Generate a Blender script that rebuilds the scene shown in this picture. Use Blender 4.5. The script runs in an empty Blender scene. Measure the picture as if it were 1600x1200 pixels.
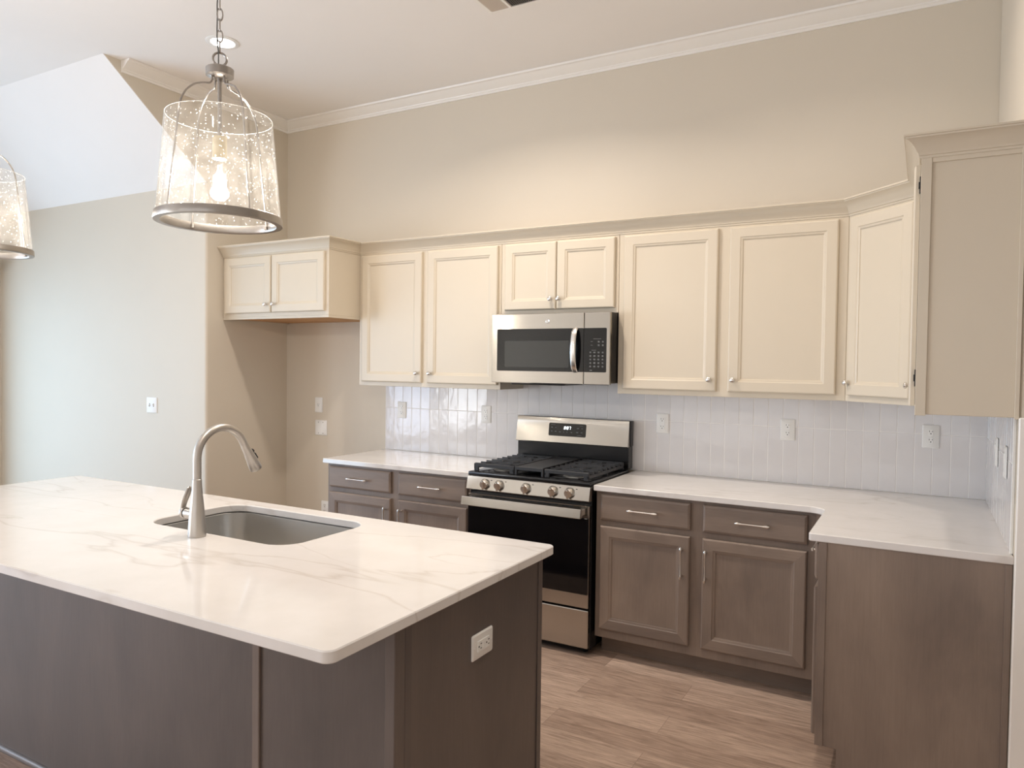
import bpy, bmesh, math, random
from mathutils import Vector, Matrix
random.seed(7)
S = bpy.context.scene
COL = S.collection
PI = math.pi

# ------------------------------------------------------------------ camera
CAM = Vector((-0.2777, -4.2031, 1.5407))
yaw, pitch, roll, FPX = math.radians(29.3019), math.radians(-1.5449), math.radians(0.7271), 1147.96
_f = Vector((-math.sin(yaw)*math.cos(pitch), math.cos(yaw)*math.cos(pitch), math.sin(pitch)))
_r = Vector((math.cos(yaw), math.sin(yaw), 0)); _u = _r.cross(_f)
_r2 = _r*math.cos(roll) + _u*math.sin(roll); _u2 = -_r*math.sin(roll) + _u*math.cos(roll)
cd = bpy.data.cameras.new('camera'); cam = bpy.data.objects.new('camera', cd); COL.objects.link(cam)
cam.matrix_world = Matrix(((_r2.x, _u2.x, -_f.x, CAM.x), (_r2.y, _u2.y, -_f.y, CAM.y), (_r2.z, _u2.z, -_f.z, CAM.z), (0, 0, 0, 1)))
cd.sensor_width = 36; cd.lens = FPX/1600*36; cd.clip_start = 0.05
S.camera = cam

# ------------------------------------------------------------------ world, light, exposure
S.view_settings.view_transform = 'Standard'; S.view_settings.look = 'None'
S.view_settings.gamma = 1; S.view_settings.use_curve_mapping = False
S.view_settings.exposure = 0.19
S.cycles.max_bounces = 10; S.cycles.diffuse_bounces = 5; S.cycles.glossy_bounces = 4
S.cycles.transparent_max_bounces = 16; S.cycles.caustics_reflective = False; S.cycles.caustics_refractive = False
S.cycles.sample_clamp_indirect = 4.0
W = bpy.data.worlds.new('sky'); S.world = W; W.use_nodes = True
W.node_tree.nodes['Background'].inputs[0].default_value = (0.62, 0.80, 1.0, 1)
W.node_tree.nodes['Background'].inputs[1].default_value = 0.9

ZC = 3.40                                                # flat ceiling height
def area(name, loc, direction, sx, sy, power, col, shape='RECTANGLE', spread=180):
    d = bpy.data.lights.new(name, 'AREA'); d.shape = shape; d.size = sx; d.size_y = sy
    d.energy = power; d.color = col; d.spread = math.radians(spread)
    o = bpy.data.objects.new(name, d); COL.objects.link(o); o.location = loc
    o.rotation_euler = Vector(direction).to_track_quat('-Z', 'Y').to_euler(); return o
DAY = (0.80, 0.91, 1.0); WARM = (1.0, 0.88, 0.77)
# daylight through the patio door of the living side and the left-wall windows; the rear pair is added warm fill
area('daylight_patio_door', (-7.495, -2.715, 1.14), (1, 0, 0.0), 3.1, 2.2, 70, (0.52, 0.76, 1.0))
area('daylight_side_window', (-7.495, -5.25, 1.45), (1, 0, 0), 0.98, 2.18, 58, (0.70, 0.80, 1.0))
area('daylight_living_window', (-7.495, -6.75, 1.45), (1, 0, 0), 1.18, 2.18, 112, (0.91, 0.95, 1.0))
for wx in (-2.95, 0.15):
    area('warm_rear_fill', (wx, -8.105, 1.55), (0, 1, 0), 2.65, 2.05, 17, (1.0, 0.82, 0.66))  # added warm fill behind the camera, made wide to even out its reflections
# recessed ceiling lamps of the kitchen (the lamp in view carries its own light)
for lx, ly, pw in ((-2.35, -1.255, 21), (-0.85, -1.255, 7.5), (-0.75, -4.55, 6), (-2.35, -4.55, 2), (-3.95, -4.55, 1.2)):
    area('recessed_lamp', (lx, ly, ZC-0.012), (0, 0, -1), 0.13, 0.13, pw, WARM, 'DISK', 145)

# ------------------------------------------------------------------ node helpers
def srgb(r, g, b):
    f = lambda c: (c/255/12.92) if c/255 <= 0.04045 else ((c/255+0.055)/1.055)**2.4
    return (f(r), f(g), f(b), 1)
class NT:
    def __init__(s, name):
        s.m = bpy.data.materials.new(name); s.m.use_nodes = True; s.t = s.m.node_tree; s.n = s.t.nodes
        s.b = s.n['Principled BSDF']; s.out = s.n['Material Output']
    def add(s, typ, **kw):
        n = s.n.new(typ)
        for k, v in kw.items():
            if k.startswith('i_'): n.inputs[k[2:].replace('_', ' ')].default_value = v
            else: setattr(n, k, v)
        return n
    def l(s, a, b): s.t.links.new(a, b)
    def set(s, **kw):
        for k, v in kw.items(): s.b.inputs[k.replace('_', ' ')].default_value = v
        return s
    def coords(s, scale=(1, 1, 1), loc=(0, 0, 0), rand=False):
        tc = s.add('ShaderNodeTexCoord'); mp = s.add('ShaderNodeMapping')
        mp.inputs['Scale'].default_value = scale; mp.inputs['Location'].default_value = loc
        if rand:
            oi = s.add('ShaderNodeObjectInfo'); vm = s.add('ShaderNodeVectorMath', operation='ADD')
            ml = s.add('ShaderNodeMath', operation='MULTIPLY'); ml.inputs[1].default_value = 40
            s.l(oi.outputs['Random'], ml.inputs[0]); s.l(tc.outputs['Object'], vm.inputs[0]); s.l(ml.outputs[0], vm.inputs[1])
            s.l(vm.outputs[0], mp.inputs[0])
        else: s.l(tc.outputs['Object'], mp.inputs[0])
        return mp.outputs[0]
    def noise(s, vec, scale, detail=4, rough=0.55, dist=0):
        n = s.add('ShaderNodeTexNoise'); n.inputs['Scale'].default_value = scale; n.inputs['Detail'].default_value = detail
        n.inputs['Roughness'].default_value = rough; n.inputs['Distortion'].default_value = dist; s.l(vec, n.inputs['Vector']); return n
    def ramp(s, fac, stops):
        r = s.add('ShaderNodeValToRGB'); e = r.color_ramp.elements
        while len(e) < len(stops): e.new(0.5)
        for i, (p, c) in enumerate(stops): e[i].position = p; e[i].color = c
        s.l(fac, r.inputs[0]); return r
    def mix(s, fac, a, b, blend='MIX'):
        m = s.add('ShaderNodeMix', data_type='RGBA', blend_type=blend)
        for sock, v in ((m.inputs[0], fac), (m.inputs[6], a), (m.inputs[7], b)):
            if hasattr(v, 'links') or hasattr(v, 'is_linked'): s.l(v, sock)
            else: sock.default_value = v
        return m.outputs[2]
    def bump(s, h, strength, dist=0.01):
        b = s.add('ShaderNodeBump'); b.inputs['Strength'].default_value = strength; b.inputs['Distance'].default_value = dist
        s.l(h, b.inputs['Height']); s.l(b.outputs[0], s.b.inputs['Normal']); return b

def paint(name, col, rough=0.55, tex=0.04, scale=160):
    t = NT(name); v = t.coords(); n = t.noise(v, 3.0, 3)
    c2 = tuple(x*0.965 for x in col[:3])+(1,)
    t.l(t.mix(n.outputs['Fac'], col, c2), t.b.inputs['Base Color'])
    t.set(Roughness=rough); n2 = t.noise(v, scale, 3); t.bump(n2.outputs['Fac'], tex, 0.004); return t.m
def plain(name, col, rough=0.5, metal=0.0, var=0.06, **kw):
    t = NT(name); v = t.coords(); n = t.noise(v, 25, 2)
    t.l(t.mix(n.outputs['Fac'], col, tuple(x*(1-var) for x in col[:3])+(1,)), t.b.inputs['Base Color'])
    t.set(Roughness=rough, Metallic=metal, **kw); return t.m
def wood(name, c1, c2, axis='Z', rough=0.38, grain=0.45):
    """stained maple: blotchy tone, fine grain drawn out along one axis"""
    t = NT(name); sc = {'Z': (1, 1, .06), 'X': (.06, 1, 1), 'Y': (1, .06, 1)}[axis]
    g = t.coords(tuple(q*38 for q in sc), rand=True); fine = t.noise(g, 3.2, 6, .7)
    b = t.coords(tuple({'Z': (1, 1, .38), 'X': (.38, 1, 1), 'Y': (1, .38, 1)}[axis]), rand=True); blot = t.noise(b, 3.6, 4, .55, .6)
    r = t.ramp(blot.outputs['Fac'], [(0.28, c2), (0.72, c1)])
    d = t.ramp(fine.outputs['Fac'], [(0.30, (.78, .77, .76, 1)), (0.62, (1, 1, 1, 1))])
    t.l(t.mix(grain, r.outputs[0], d.outputs[0], 'MULTIPLY'), t.b.inputs['Base Color'])
    t.set(Roughness=rough); t.b.inputs['Specular IOR Level'].default_value = 0.5
    t.bump(fine.outputs['Fac'], 0.05, 0.002); return t.m
def steel(name, col, rough, aniso=0.75, axis='Z', rot=0.0, grain=(1.5, 1.5, 260)):
    t = NT(name); v = t.coords(grain); n = t.noise(v, 1.5, 3)
    t.l(t.mix(n.outputs['Fac'], col, tuple(x*.90 for x in col[:3])+(1,)), t.b.inputs['Base Color'])
    rr = t.add('ShaderNodeMapRange'); rr.inputs['To Min'].default_value = rough*.85; rr.inputs['To Max'].default_value = rough*1.15
    t.l(n.outputs['Fac'], rr.inputs[0]); t.l(rr.outputs[0], t.b.inputs['Roughness'])
    t.set(Metallic=1.0, Anisotropic=aniso); t.b.inputs['Anisotropic Rotation'].default_value = rot
    tg = t.add('ShaderNodeTangent', direction_type='RADIAL', axis=axis); t.l(tg.outputs[0], t.b.inputs['Tangent']); return t.m

M = {}
M['wall'] = paint('greige_wall_paint', srgb(218, 209, 194), 0.6)
M['ceil'] = paint('white_ceiling_paint', srgb(243, 240, 237), 0.75, 0.06, 220)
M['trim'] = paint('white_trim_paint', srgb(242, 239, 234), 0.32, 0.01)
M['upper'] = paint('warm_white_cabinet_paint', srgb(214, 203, 184), 0.36, 0.012)
M['dark'] = plain('black_gap', (0.006, 0.006, 0.006, 1), 0.6)
WC1, WC2 = srgb(152, 135, 122), srgb(121, 107, 98)
M['wz'] = wood('grey_brown_stained_maple', WC1, WC2, 'Z'); M['wx'] = wood('grey_brown_stained_maple_rail', WC1, WC2, 'X')
M['wy'] = wood('grey_brown_stained_maple_deep', WC1, WC2, 'Y')
IC1, IC2 = srgb(107, 97, 92), srgb(89, 82, 79)
M['iz'] = wood('dark_stained_island_panel', IC1, IC2, 'Z', 0.34)
M['iedge'] = wood('island_edge_strip_wood', srgb(132, 118, 109), srgb(114, 103, 97), 'Z', 0.34)
M['raw'] = wood('unfinished_birch', srgb(205, 160, 110), srgb(190, 142, 92), 'X', 0.6)
M['steel'] = steel('brushed_stainless', (0.53, 0.505, 0.47, 1), 0.17, 0.85, rot=0.25)
M['sinksteel'] = steel('brushed_sink_steel', (0.66, 0.645, 0.62, 1), 0.33, 0.0, grain=(3, 3, 3))
M['nickel'] = steel('brushed_nickel', (0.54, 0.505, 0.465, 1), 0.36, 0.0, grain=(8, 8, 8))
M['pull'] = steel('satin_nickel_hardware', (0.78, 0.75, 0.71, 1), 0.25, 0.0, grain=(90, 90, 90))
M['pendmetal'] = steel('aged_brushed_nickel', (0.42, 0.39, 0.36, 1), 0.33, 0.3, grain=(60, 60, 300))
M['bglass'] = plain('black_oven_glass', (0.004, 0.004, 0.005, 1), 0.045)
M['bscreen'] = plain('microwave_door_mesh', (0.035, 0.037, 0.036, 1), 0.06)
M['benamel'] = plain('black_enamel', (0.010, 0.010, 0.011, 1), 0.22)
M['castiron'] = plain('cast_iron', (0.022, 0.023, 0.026, 1), 0.48)
M['bplastic'] = plain('black_plastic', (0.014, 0.013, 0.013, 1), 0.4)
M['grille'] = plain('grey_print', (0.16, 0.165, 0.16, 1), 0.5)
M['white'] = plain('white_plastic', srgb(238, 238, 236), 0.35, var=0.02)
M['slot'] = plain('outlet_slot', (0.05, 0.05, 0.05, 1), 0.6)
M['sleeve'] = plain('cream_socket_sleeve', srgb(236, 222, 186), 0.5)
M['greyd'] = plain('grey_vent_louver', srgb(228, 219, 210), 0.6)

def quartz():
    t = NT('white_veined_quartz'); v = t.coords(); base = srgb(232, 229, 227)
    def vein(rotz, sc, w, seed):
        mp = t.add('ShaderNodeMapping'); mp.inputs['Rotation'].default_value = (0, 0, rotz); mp.inputs['Scale'].default_value = sc; mp.inputs['Location'].default_value = (seed, seed*.7, 0)
        t.l(v, mp.inputs[0]); n = t.noise(mp.outputs[0], 1.0, 5, .45, .15)
        a = t.add('ShaderNodeMath', operation='SUBTRACT'); a.inputs[1].default_value = 0.5; t.l(n.outputs['Fac'], a.inputs[0])
        b = t.add('ShaderNodeMath', operation='ABSOLUTE'); t.l(a.outputs[0], b.inputs[0])
        r = t.ramp(b.outputs[0], [(0.0, (1, 1, 1, 1)), (w*.35, (.45, .45, .45, 1)), (w, (0, 0, 0, 1))]); return r.outputs[0]
    v1 = vein(0.22, (0.42, 1.9, 1), 0.0075, 3.3); v2 = vein(-0.35, (0.8, 2.6, 1.6), 0.009, 9.1)
    msk = t.noise(v, 1.5, 2); mr = t.ramp(msk.outputs['Fac'], [(0.42, (0, 0, 0, 1)), (0.60, (1, 1, 1, 1))])
    v2m = t.mix(1.0, v2, mr.outputs[0], 'MULTIPLY'); vv = t.mix(1.0, v1, v2m, 'LIGHTEN')
    cl = t.noise(v, 5, 5, .6); cr = t.ramp(cl.outputs['Fac'], [(0.35, srgb(226, 223, 220)), (0.65, base)])
    f = t.add('ShaderNodeMath', operation='MULTIPLY'); f.inputs[1].default_value = 0.27
    t.l(vv, f.inputs[0])
    c = t.mix(f.outputs[0], cr.outputs[0], srgb(168, 152, 136))
    t.l(c, t.b.inputs['Base Color']); t.set(Roughness=0.09); t.b.inputs['IOR'].default_value = 1.53; return t.m
M['quartz'] = quartz()

def tile_mat():
    t = NT('glossy_white_tile'); v = t.coords()
    n = t.noise(v, 9, 2); t.l(t.mix(n.outputs['Fac'], srgb(226, 224, 224), srgb(218, 216, 217)), t.b.inputs['Base Color'])
    t.set(Roughness=0.10); n2 = t.noise(v, 16, 2); t.bump(n2.outputs['Fac'], 0.10, 0.01); return t.m
M['tile'] = tile_mat()
M['grout'] = paint('pale_grout', srgb(244, 242, 240), 0.8, 0.02)

def floor_mat():
    t = NT('wood_plank_floor'); v = t.coords()
    br = t.add('ShaderNodeTexBrick'); br.offset = 0.37; br.offset_frequency = 2; br.squash = 1
    br.inputs['Scale'].default_value = 1; br.inputs['Brick Width'].default_value = 1.22; br.inputs['Row Height'].default_value = 0.178
    br.inputs['Mortar Size'].default_value = 0.0006; br.inputs['Mortar Smooth'].default_value = 0.2; br.inputs['Bias'].default_value = 0
    br.inputs['Color1'].default_value = (0, 0, 0, 1); br.inputs['Color2'].default_value = (1, 1, 1, 1); br.inputs['Mortar'].default_value = (0.5, 0.5, 0.5, 1)
    t.l(v, br.inputs['Vector'])
    tone = t.ramp(br.outputs['Color'], [(0.0, srgb(174, 150, 134)), (0.5, srgb(190, 166, 149)), (1.0, srgb(208, 184, 167))])
    off = t.add('ShaderNodeVectorMath', operation='MULTIPLY_ADD'); off.inputs[1].default_value = (7, 13, 5); t.l(br.outputs['Color'], off.inputs[0]); t.l(v, off.inputs[2])
    mp = t.add('ShaderNodeMapping'); mp.inputs['Scale'].default_value = (1.5, 16, 1); t.l(off.outputs[0], mp.inputs[0])
    g1 = t.noise(mp.outputs[0], 2.2, 7, .62, 1.6)
    mp2 = t.add('ShaderNodeMapping'); mp2.inputs['Scale'].default_value = (6, 120, 1); t.l(off.outputs[0], mp2.inputs[0]); g2 = t.noise(mp2.outputs[0], 1.6, 5, .7)
    r1 = t.ramp(g1.outputs['Fac'], [(0.30, (.62, .59, .56, 1)), (0.5, (.93, .92, .91, 1)), (0.72, (1.14, 1.13, 1.12, 1))])
    r2 = t.ramp(g2.outputs['Fac'], [(0.35, (.70, .69, .68, 1)), (0.6, (1.06, 1.06, 1.06, 1))])
    c = t.mix(1, tone.outputs[0], r1.outputs[0], 'MULTIPLY'); c = t.mix(1, c, r2.outputs[0], 'MULTIPLY')
    c = t.mix(br.outputs['Fac'], c, srgb(104, 88, 77)); t.l(c, t.b.inputs['Base Color'])
    t.set(Roughness=0.42); t.bump(g2.outputs['Fac'], 0.06, 0.003); return t.m
M['floor'] = floor_mat()

def seeded_glass():
    t = NT('seeded_glass'); v = t.coords()
    tr = t.add('ShaderNodeBsdfTransparent'); tr.inputs[0].default_value = (0.965, 0.962, 0.955, 1)
    gl = t.add('ShaderNodeBsdfGlossy'); gl.inputs['Roughness'].default_value = 0.03
    fr = t.add('ShaderNodeFresnel'); fr.inputs['IOR'].default_value = 1.45
    wv = t.noise(v, 6, 2, .5); bp = t.add('ShaderNodeBump'); bp.inputs['Strength'].default_value = 0.012; bp.inputs['Distance'].default_value = 0.02
    t.l(wv.outputs['Fac'], bp.inputs['Height']); t.l(bp.outputs[0], gl.inputs['Normal']); t.l(bp.outputs[0], fr.inputs['Normal'])
    gm = t.add('ShaderNodeNewGeometry'); fx_ = t.add('ShaderNodeMix'); t.l(gm.outputs['Backfacing'], fx_.inputs[0]); t.l(fr.outputs[0], fx_.inputs[2]); fx_.inputs[3].default_value = 0.035
    m1 = t.add('ShaderNodeMixShader'); t.l(fx_.outputs[0], m1.inputs[0]); t.l(tr.outputs[0], m1.inputs[1]); t.l(gl.outputs[0], m1.inputs[2])
    vo = t.add('ShaderNodeTexVoronoi'); vo.inputs['Scale'].default_value = 118; t.l(v, vo.inputs['Vector'])
    rad = t.add('ShaderNodeMath', operation='MULTIPLY'); sep = t.add('ShaderNodeSeparateColor'); t.l(vo.outputs['Color'], sep.inputs[0])
    pw = t.add('ShaderNodeMath', operation='POWER'); pw.inputs[1].default_value = 3; t.l(sep.outputs[0], pw.inputs[0]); t.l(pw.outputs[0], rad.inputs[0]); rad.inputs[1].default_value = 0.29
    lt = t.add('ShaderNodeMath', operation='LESS_THAN'); t.l(vo.outputs['Distance'], lt.inputs[0]); t.l(rad.outputs[0], lt.inputs[1])
    hz = t.noise(v, 22, 3, .6); hr = t.ramp(hz.outputs['Fac'], [(0.35, (0.012,)*3+(1,)), (0.75, (0.042,)*3+(1,))])
    mx = t.add('ShaderNodeMath', operation='MAXIMUM'); sc = t.add('ShaderNodeMath', operation='MULTIPLY'); sc.inputs[1].default_value = 0.62
    t.l(lt.outputs[0], sc.inputs[0]); t.l(sc.outputs[0], mx.inputs[0]); t.l(hr.outputs[0], mx.inputs[1])
    df = t.add('ShaderNodeBsdfDiffuse'); df.inputs[0].default_value = (.95, .94, .92, 1)
    tl = t.add('ShaderNodeBsdfTranslucent'); tl.inputs[0].default_value = (.95, .94, .92, 1)
    dd = t.add('ShaderNodeMixShader'); dd.inputs[0].default_value = 0.55; t.l(df.outputs[0], dd.inputs[1]); t.l(tl.outputs[0], dd.inputs[2])
    m2 = t.add('ShaderNodeMixShader'); t.l(mx.outputs[0], m2.inputs[0]); t.l(m1.outputs[0], m2.inputs[1]); t.l(dd.outputs[0], m2.inputs[2])
    t.l(m2.outputs[0], t.out.inputs[0]); return t.m
M['seeded'] = seeded_glass()
def clear_glass(name):
    t = NT(name); tr = t.add('ShaderNodeBsdfTransparent'); gl = t.add('ShaderNodeBsdfGlossy'); gl.inputs['Roughness'].default_value = 0.02
    fr = t.add('ShaderNodeFresnel'); fr.inputs['IOR'].default_value = 1.45; m = t.add('ShaderNodeMixShader')
    gm = t.add('ShaderNodeNewGeometry'); fx_ = t.add('ShaderNodeMix'); t.l(gm.outputs['Backfacing'], fx_.inputs[0]); t.l(fr.outputs[0], fx_.inputs[2]); fx_.inputs[3].default_value = 0.035
    t.l(fx_.outputs[0], m.inputs[0]); t.l(tr.outputs[0], m.inputs[1]); t.l(gl.outputs[0], m.inputs[2]); t.l(m.outputs[0], t.out.inputs[0]); return t.m
M['clear'] = clear_glass('clear_bulb_glass')
def emit(name, col, s):
    t = NT(name); e = t.add('ShaderNodeEmission'); e.inputs[0].default_value = col; e.inputs[1].default_value = s
    t.l(e.outputs[0], t.out.inputs[0]); return t.m
M['filament'] = emit('glowing_filament', (1, .86, .62, 1), 60)
M['lens'] = emit('recessed_lamp_lens', (1, .95, .88, 1), 9)
M['digits'] = emit('clock_digits', (.9, .96, 1, 1), 3.0)

# ------------------------------------------------------------------ mesh helpers
class MB:
    """collects shapes in world coordinates for ONE mesh object"""
    def __init__(s): s.bm = bmesh.new(); s.T = Matrix.Identity(4)
    def v(s, p): return s.bm.verts.new(s.T @ Vector(p))
    def face(s, vs, mi=0):
        try: f = s.bm.faces.new(vs)
        except ValueError: return None
        f.material_index = mi; return f
    def box(s, x0, x1, y0, y1, z0, z1, bev=0.0, mi=0, seg=1):
        t = bmesh.new(); r = bmesh.ops.create_cube(t, size=1)
        for w in r['verts']: w.co = Vector(((x0+x1)/2+w.co.x*(x1-x0), (y0+y1)/2+w.co.y*(y1-y0), (z0+z1)/2+w.co.z*(z1-z0)))
        if bev: bmesh.ops.bevel(t, geom=t.edges[:], offset=bev, segments=seg, affect='EDGES', profile=.5)
        s.merge(t, mi); return s
    def merge(s, t, mi=0):
        mp = {w: s.v(w.co) for w in t.verts}
        for f in t.faces: s.face([mp[w] for w in f.verts], mi)
        t.free()
    def loft(s, loops, mi=0, cap0=True, cap1=True, closed=True):
        L = [[s.v(p) for p in lp] for lp in loops]; n = len(L[0])
        for a, b in zip(L, L[1:]):
            for i in range(n if closed else n-1):
                j = (i+1) % n; s.face([a[i], a[j], b[j], b[i]], mi)
        if cap0: s.face(L[0][::-1], mi)
        if cap1: s.face(L[-1], mi)
        return s
    def lathe(s, prof, c=(0, 0, 0), axis='Z', n=32, mi=0, caps=True):
        c = Vector(c); loops = []
        for r, h in prof:
            lp = []
            for k in range(n):
                a = 2*PI*k/n; p, q = max(r, 1e-5)*math.cos(a), max(r, 1e-5)*math.sin(a)
                lp.append(c + Vector({'Z': (p, q, h), 'X': (h, p, q), 'Y': (q, h, p)}[axis]))
            loops.append(lp)
        return s.loft(loops, mi, caps, caps)
    def tube(s, pts, rad, n=12, mi=0, caps=True, closed=False):
        pts = [Vector(p) for p in pts]; m = len(pts); rad = rad if isinstance(rad, (list, tuple)) else [rad]*m
        up = None; loops = []
        for i, p in enumerate(pts):
            d = (pts[(i+1) % m]-pts[i-1]) if closed else (pts[min(i+1, m-1)]-pts[max(i-1, 0)]); d.normalize()
            if up is None: up = Vector((0, 0, 1)) if abs(d.z) < .9 else Vector((1, 0, 0))
            up = (up - d*up.dot(d)).normalized(); sd = d.cross(up)
            r = rad[i]; ra, rb = r if isinstance(r, tuple) else (r, r)
            loops.append([p + sd*math.cos(2*PI*k/n)*ra + up*math.sin(2*PI*k/n)*rb for k in range(n)])
        if closed: loops.append(loops[0])
        return s.loft(loops, mi, caps and not closed, caps and not closed)
    def prism(s, poly, z0, z1, mi=0):
        return s.loft([[(x, y, z0) for x, y in poly], [(x, y, z1) for x, y in poly]], mi)
    def sweep(s, path, prof, mi=0):
        """profile (out, z) along a plan path, mitred; outward is to the travel's right"""
        P = [Vector((x, y)) for x, y in path]; loops = []
        for i, p in enumerate(P):
            ds = []
            if i > 0: ds.append((P[i]-P[i-1]).normalized())
            if i < len(P)-1: ds.append((P[i+1]-P[i]).normalized())
            ns = [Vector((d.y, -d.x)) for d in ds]
            nn = ns[0] if len(ns) == 1 else (ns[0]+ns[1])/(1+ns[0].dot(ns[1]))
            loops.append([(p.x+nn.x*o, p.y+nn.y*o, z) for o, z in prof])
        return s.loft(loops, mi)
    def panel(s, x0, x1, z0, z1, loops, mi=0, rail=None):
        """front-facing (-y) raised face: loops of (inset, y) from the back edge to the centre panel"""
        L = []
        for ins, y in loops: L.append([s.v(p) for p in ((x0+ins, y, z0+ins), (x1-ins, y, z0+ins), (x1-ins, y, z1-ins), (x0+ins, y, z1-ins))])
        s.face(L[0][::-1], mi)
        for a, b in zip(L, L[1:]):
            for i in range(4):
                j = (i+1) % 4; s.face([a[i], a[j], b[j], b[i]], (rail if (rail is not None and i % 2 == 0) else mi))
        s.face(L[-1], mi); return s

def build(name, mb, mats, parent=None, loc=None, smooth=35):
    me = bpy.data.meshes.new(name); bm = mb.bm
    bmesh.ops.recalc_face_normals(bm, faces=bm.faces[:])
    org = Vector(loc) if loc is not None else Vector((0, 0, 0))
    base = parent['_o'] if parent is not None else None
    wo = Vector(base) if base is not None else org
    bmesh.ops.translate(bm, verts=bm.verts[:], vec=-wo)
    bm.to_mesh(me); bm.free()
    for m in (mats if isinstance(mats, (list, tuple)) else [mats]): me.materials.append(m)
    if smooth:
        for p in me.polygons: p.use_smooth = True
        me.set_sharp_from_angle(angle=math.radians(smooth))
    o = bpy.data.objects.new(name, me); COL.objects.link(o)
    if parent is not None: o.parent = parent; o['_o'] = base
    else: o.location = org; o['_o'] = list(org)
    return o
def thing(name, label, cat, loc=(0, 0, 0), group=None):
    o = bpy.data.objects.new(name, None); COL.objects.link(o); o.location = loc; o['_o'] = list(loc); o.empty_display_size = .05
    tag(o, label, cat, group); return o
def tag(o, label, cat, group=None):
    o['label'] = label; o['category'] = cat
    if group: o['group'] = group
    return o
def struct(name, mb, mats, smooth=35):
    o = build(name, mb, mats, smooth=smooth); o['kind'] = 'structure'; return o
def part(name, mesh, parent, at, rot=None):
    """another instance of a ready mesh as a part, at a world point"""
    o = bpy.data.objects.new(name, mesh); COL.objects.link(o); o.parent = parent
    o.location = Vector(at)-Vector(parent['_o']); o['_o'] = parent['_o']
    if rot: o.rotation_euler = rot
    return o
def mesh_only(name, mb, mats, smooth=35):
    o = build(name, mb, mats, smooth=smooth); me = o.data; bpy.data.objects.remove(o); return me
def dup(root, loc, label=None, rotz=None):
    r = root.copy(); COL.objects.link(r); r.location = loc; r['_o'] = list(loc)
    if label: r['label'] = label
    if rotz is not None: r.rotation_euler = (0, 0, rotz)
    for ch in list(root.children):
        c = ch.copy(); COL.objects.link(c); c.parent = r
        for g in list(ch.children):
            d = g.copy(); COL.objects.link(d); d.parent = c
    return r
def rrect(x0, x1, y0, y1, r, n=8):
    pts = []
    for cx, cy, a0 in ((x1-r, y0+r, -90), (x1-r, y1-r, 0), (x0+r, y1-r, 90), (x0+r, y0+r, 180)):
        for k in range(n+1):
            a = math.radians(a0+90*k/n); pts.append((cx+r*math.cos(a), cy+r*math.sin(a)))
    return pts
def arc(cx, cy, r, a0, a1, n=8): return [(cx+r*math.cos(math.radians(a0+(a1-a0)*k/n)), cy+r*math.sin(math.radians(a0+(a1-a0)*k/n))) for k in range(n+1)]
def slab(mb, outer, holes, z0, z1, ch=0.003, mi=0):
    """stone slab with eased edges; outer ccw, holes cw"""
    bm = mb.bm
    def inset(lp, d):
        o = []; n = len(lp)
        for i in range(n):
            a = Vector(lp[i-1]); b = Vector(lp[i]); c = Vector(lp[(i+1) % n])
            d1 = (b-a).normalized(); d2 = (c-b).normalized(); n1 = Vector((-d1.y, d1.x)); n2 = Vector((-d2.y, d2.x))
            nn = (n1+n2)/max(.3, 1+n1.dot(n2)); o.append((b.x+nn.x*d, b.y+nn.y*d))
        return o
    for top in (True, False):
        es = []
        for lp in [outer]+holes:
            q = inset(lp, ch); z = z1 if top else z0; zz = z1-ch if top else z0+ch
            A = [mb.v((x, y, z)) for x, y in q]; B = [mb.v((x, y, zz)) for x, y in lp]; n = len(A)
            for i in range(n):
                j = (i+1) % n; mb.face([A[i], A[j], B[j], B[i]], mi); e = bm.edges.get((A[i], A[j])); es.append(e)
            if top: lp_t = B; slab.top.append(B)
            else: slab.bot.append(B)
        bmesh.ops.triangle_fill(bm, use_beauty=True, use_dissolve=False, edges=es)
    for A, B in zip(slab.top, slab.bot):
        n = len(A)
        for i in range(n):
            j = (i+1) % n; mb.face([A[i], A[j], B[j], B[i]], mi)
    slab.top.clear(); slab.bot.clear()
slab.top = []; slab.bot = []

# ------------------------------------------------------------------ the room
XA, YA, ZS, YB = -4.684, -0.7506, 2.7855, -1.49            # alcove wall x, living wall y, slope foot z, slope head y
XL, XR, YF = -7.39, 1.7, -8.0
struct('floor', MB().box(XL-.1, XR+.1, YF-.1, 0.1, -0.06, 0), M['floor'])
struct('wall_back', MB().box(XA-.1, .2, 0, .12, 0, ZC+.05), M['wall'])
m = MB()                                                   # alcove wall with its rounded outside corner and the gable above the slope
cr = 0.018
poly = [(XA, 0)]+[(XA, YA+cr)]+arc(XA-cr, YA+cr, cr, 0, -90, 6)+[(XA-.12, YA), (XA-.12, 0)]
m.prism(poly, 0, ZS)
g = [(YA, ZS+.006), (YB, ZC+.006), (YB-.05, ZC+.05), (0, ZC+.05), (0, ZS), (YA+cr, ZS)]
m.loft([[(XA, y, z) for y, z in g], [(XA-.12, y, z) for y, z in g]])
struct('wall_alcove', m, M['wall'])
struct('wall_living', MB().box(XL-.1, XA-.12, YA, YA+.12, 0, ZS+.05), M['wall'])
struct('wall_right', MB().box(0, .14, -1.255, 0, 0, ZC+.05, .006), M['wall'])
m = MB(); m.box(XA-.06, XR+.1, YB, .1, ZC, ZC+.08); m.box(XL-.1, XR+.1, YF-.1, YB, ZC, ZC+.08)
struct('ceiling', m, M['ceil'])
m = MB(); m.loft([[(x, YA+.001, ZS), (x, YB, ZC), (x, YB, ZC+.08), (x, YA+.001, ZS+.1)] for x in (XL-.1, XA-.001)])
struct('ceiling_slope', m, M['ceil'])
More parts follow.
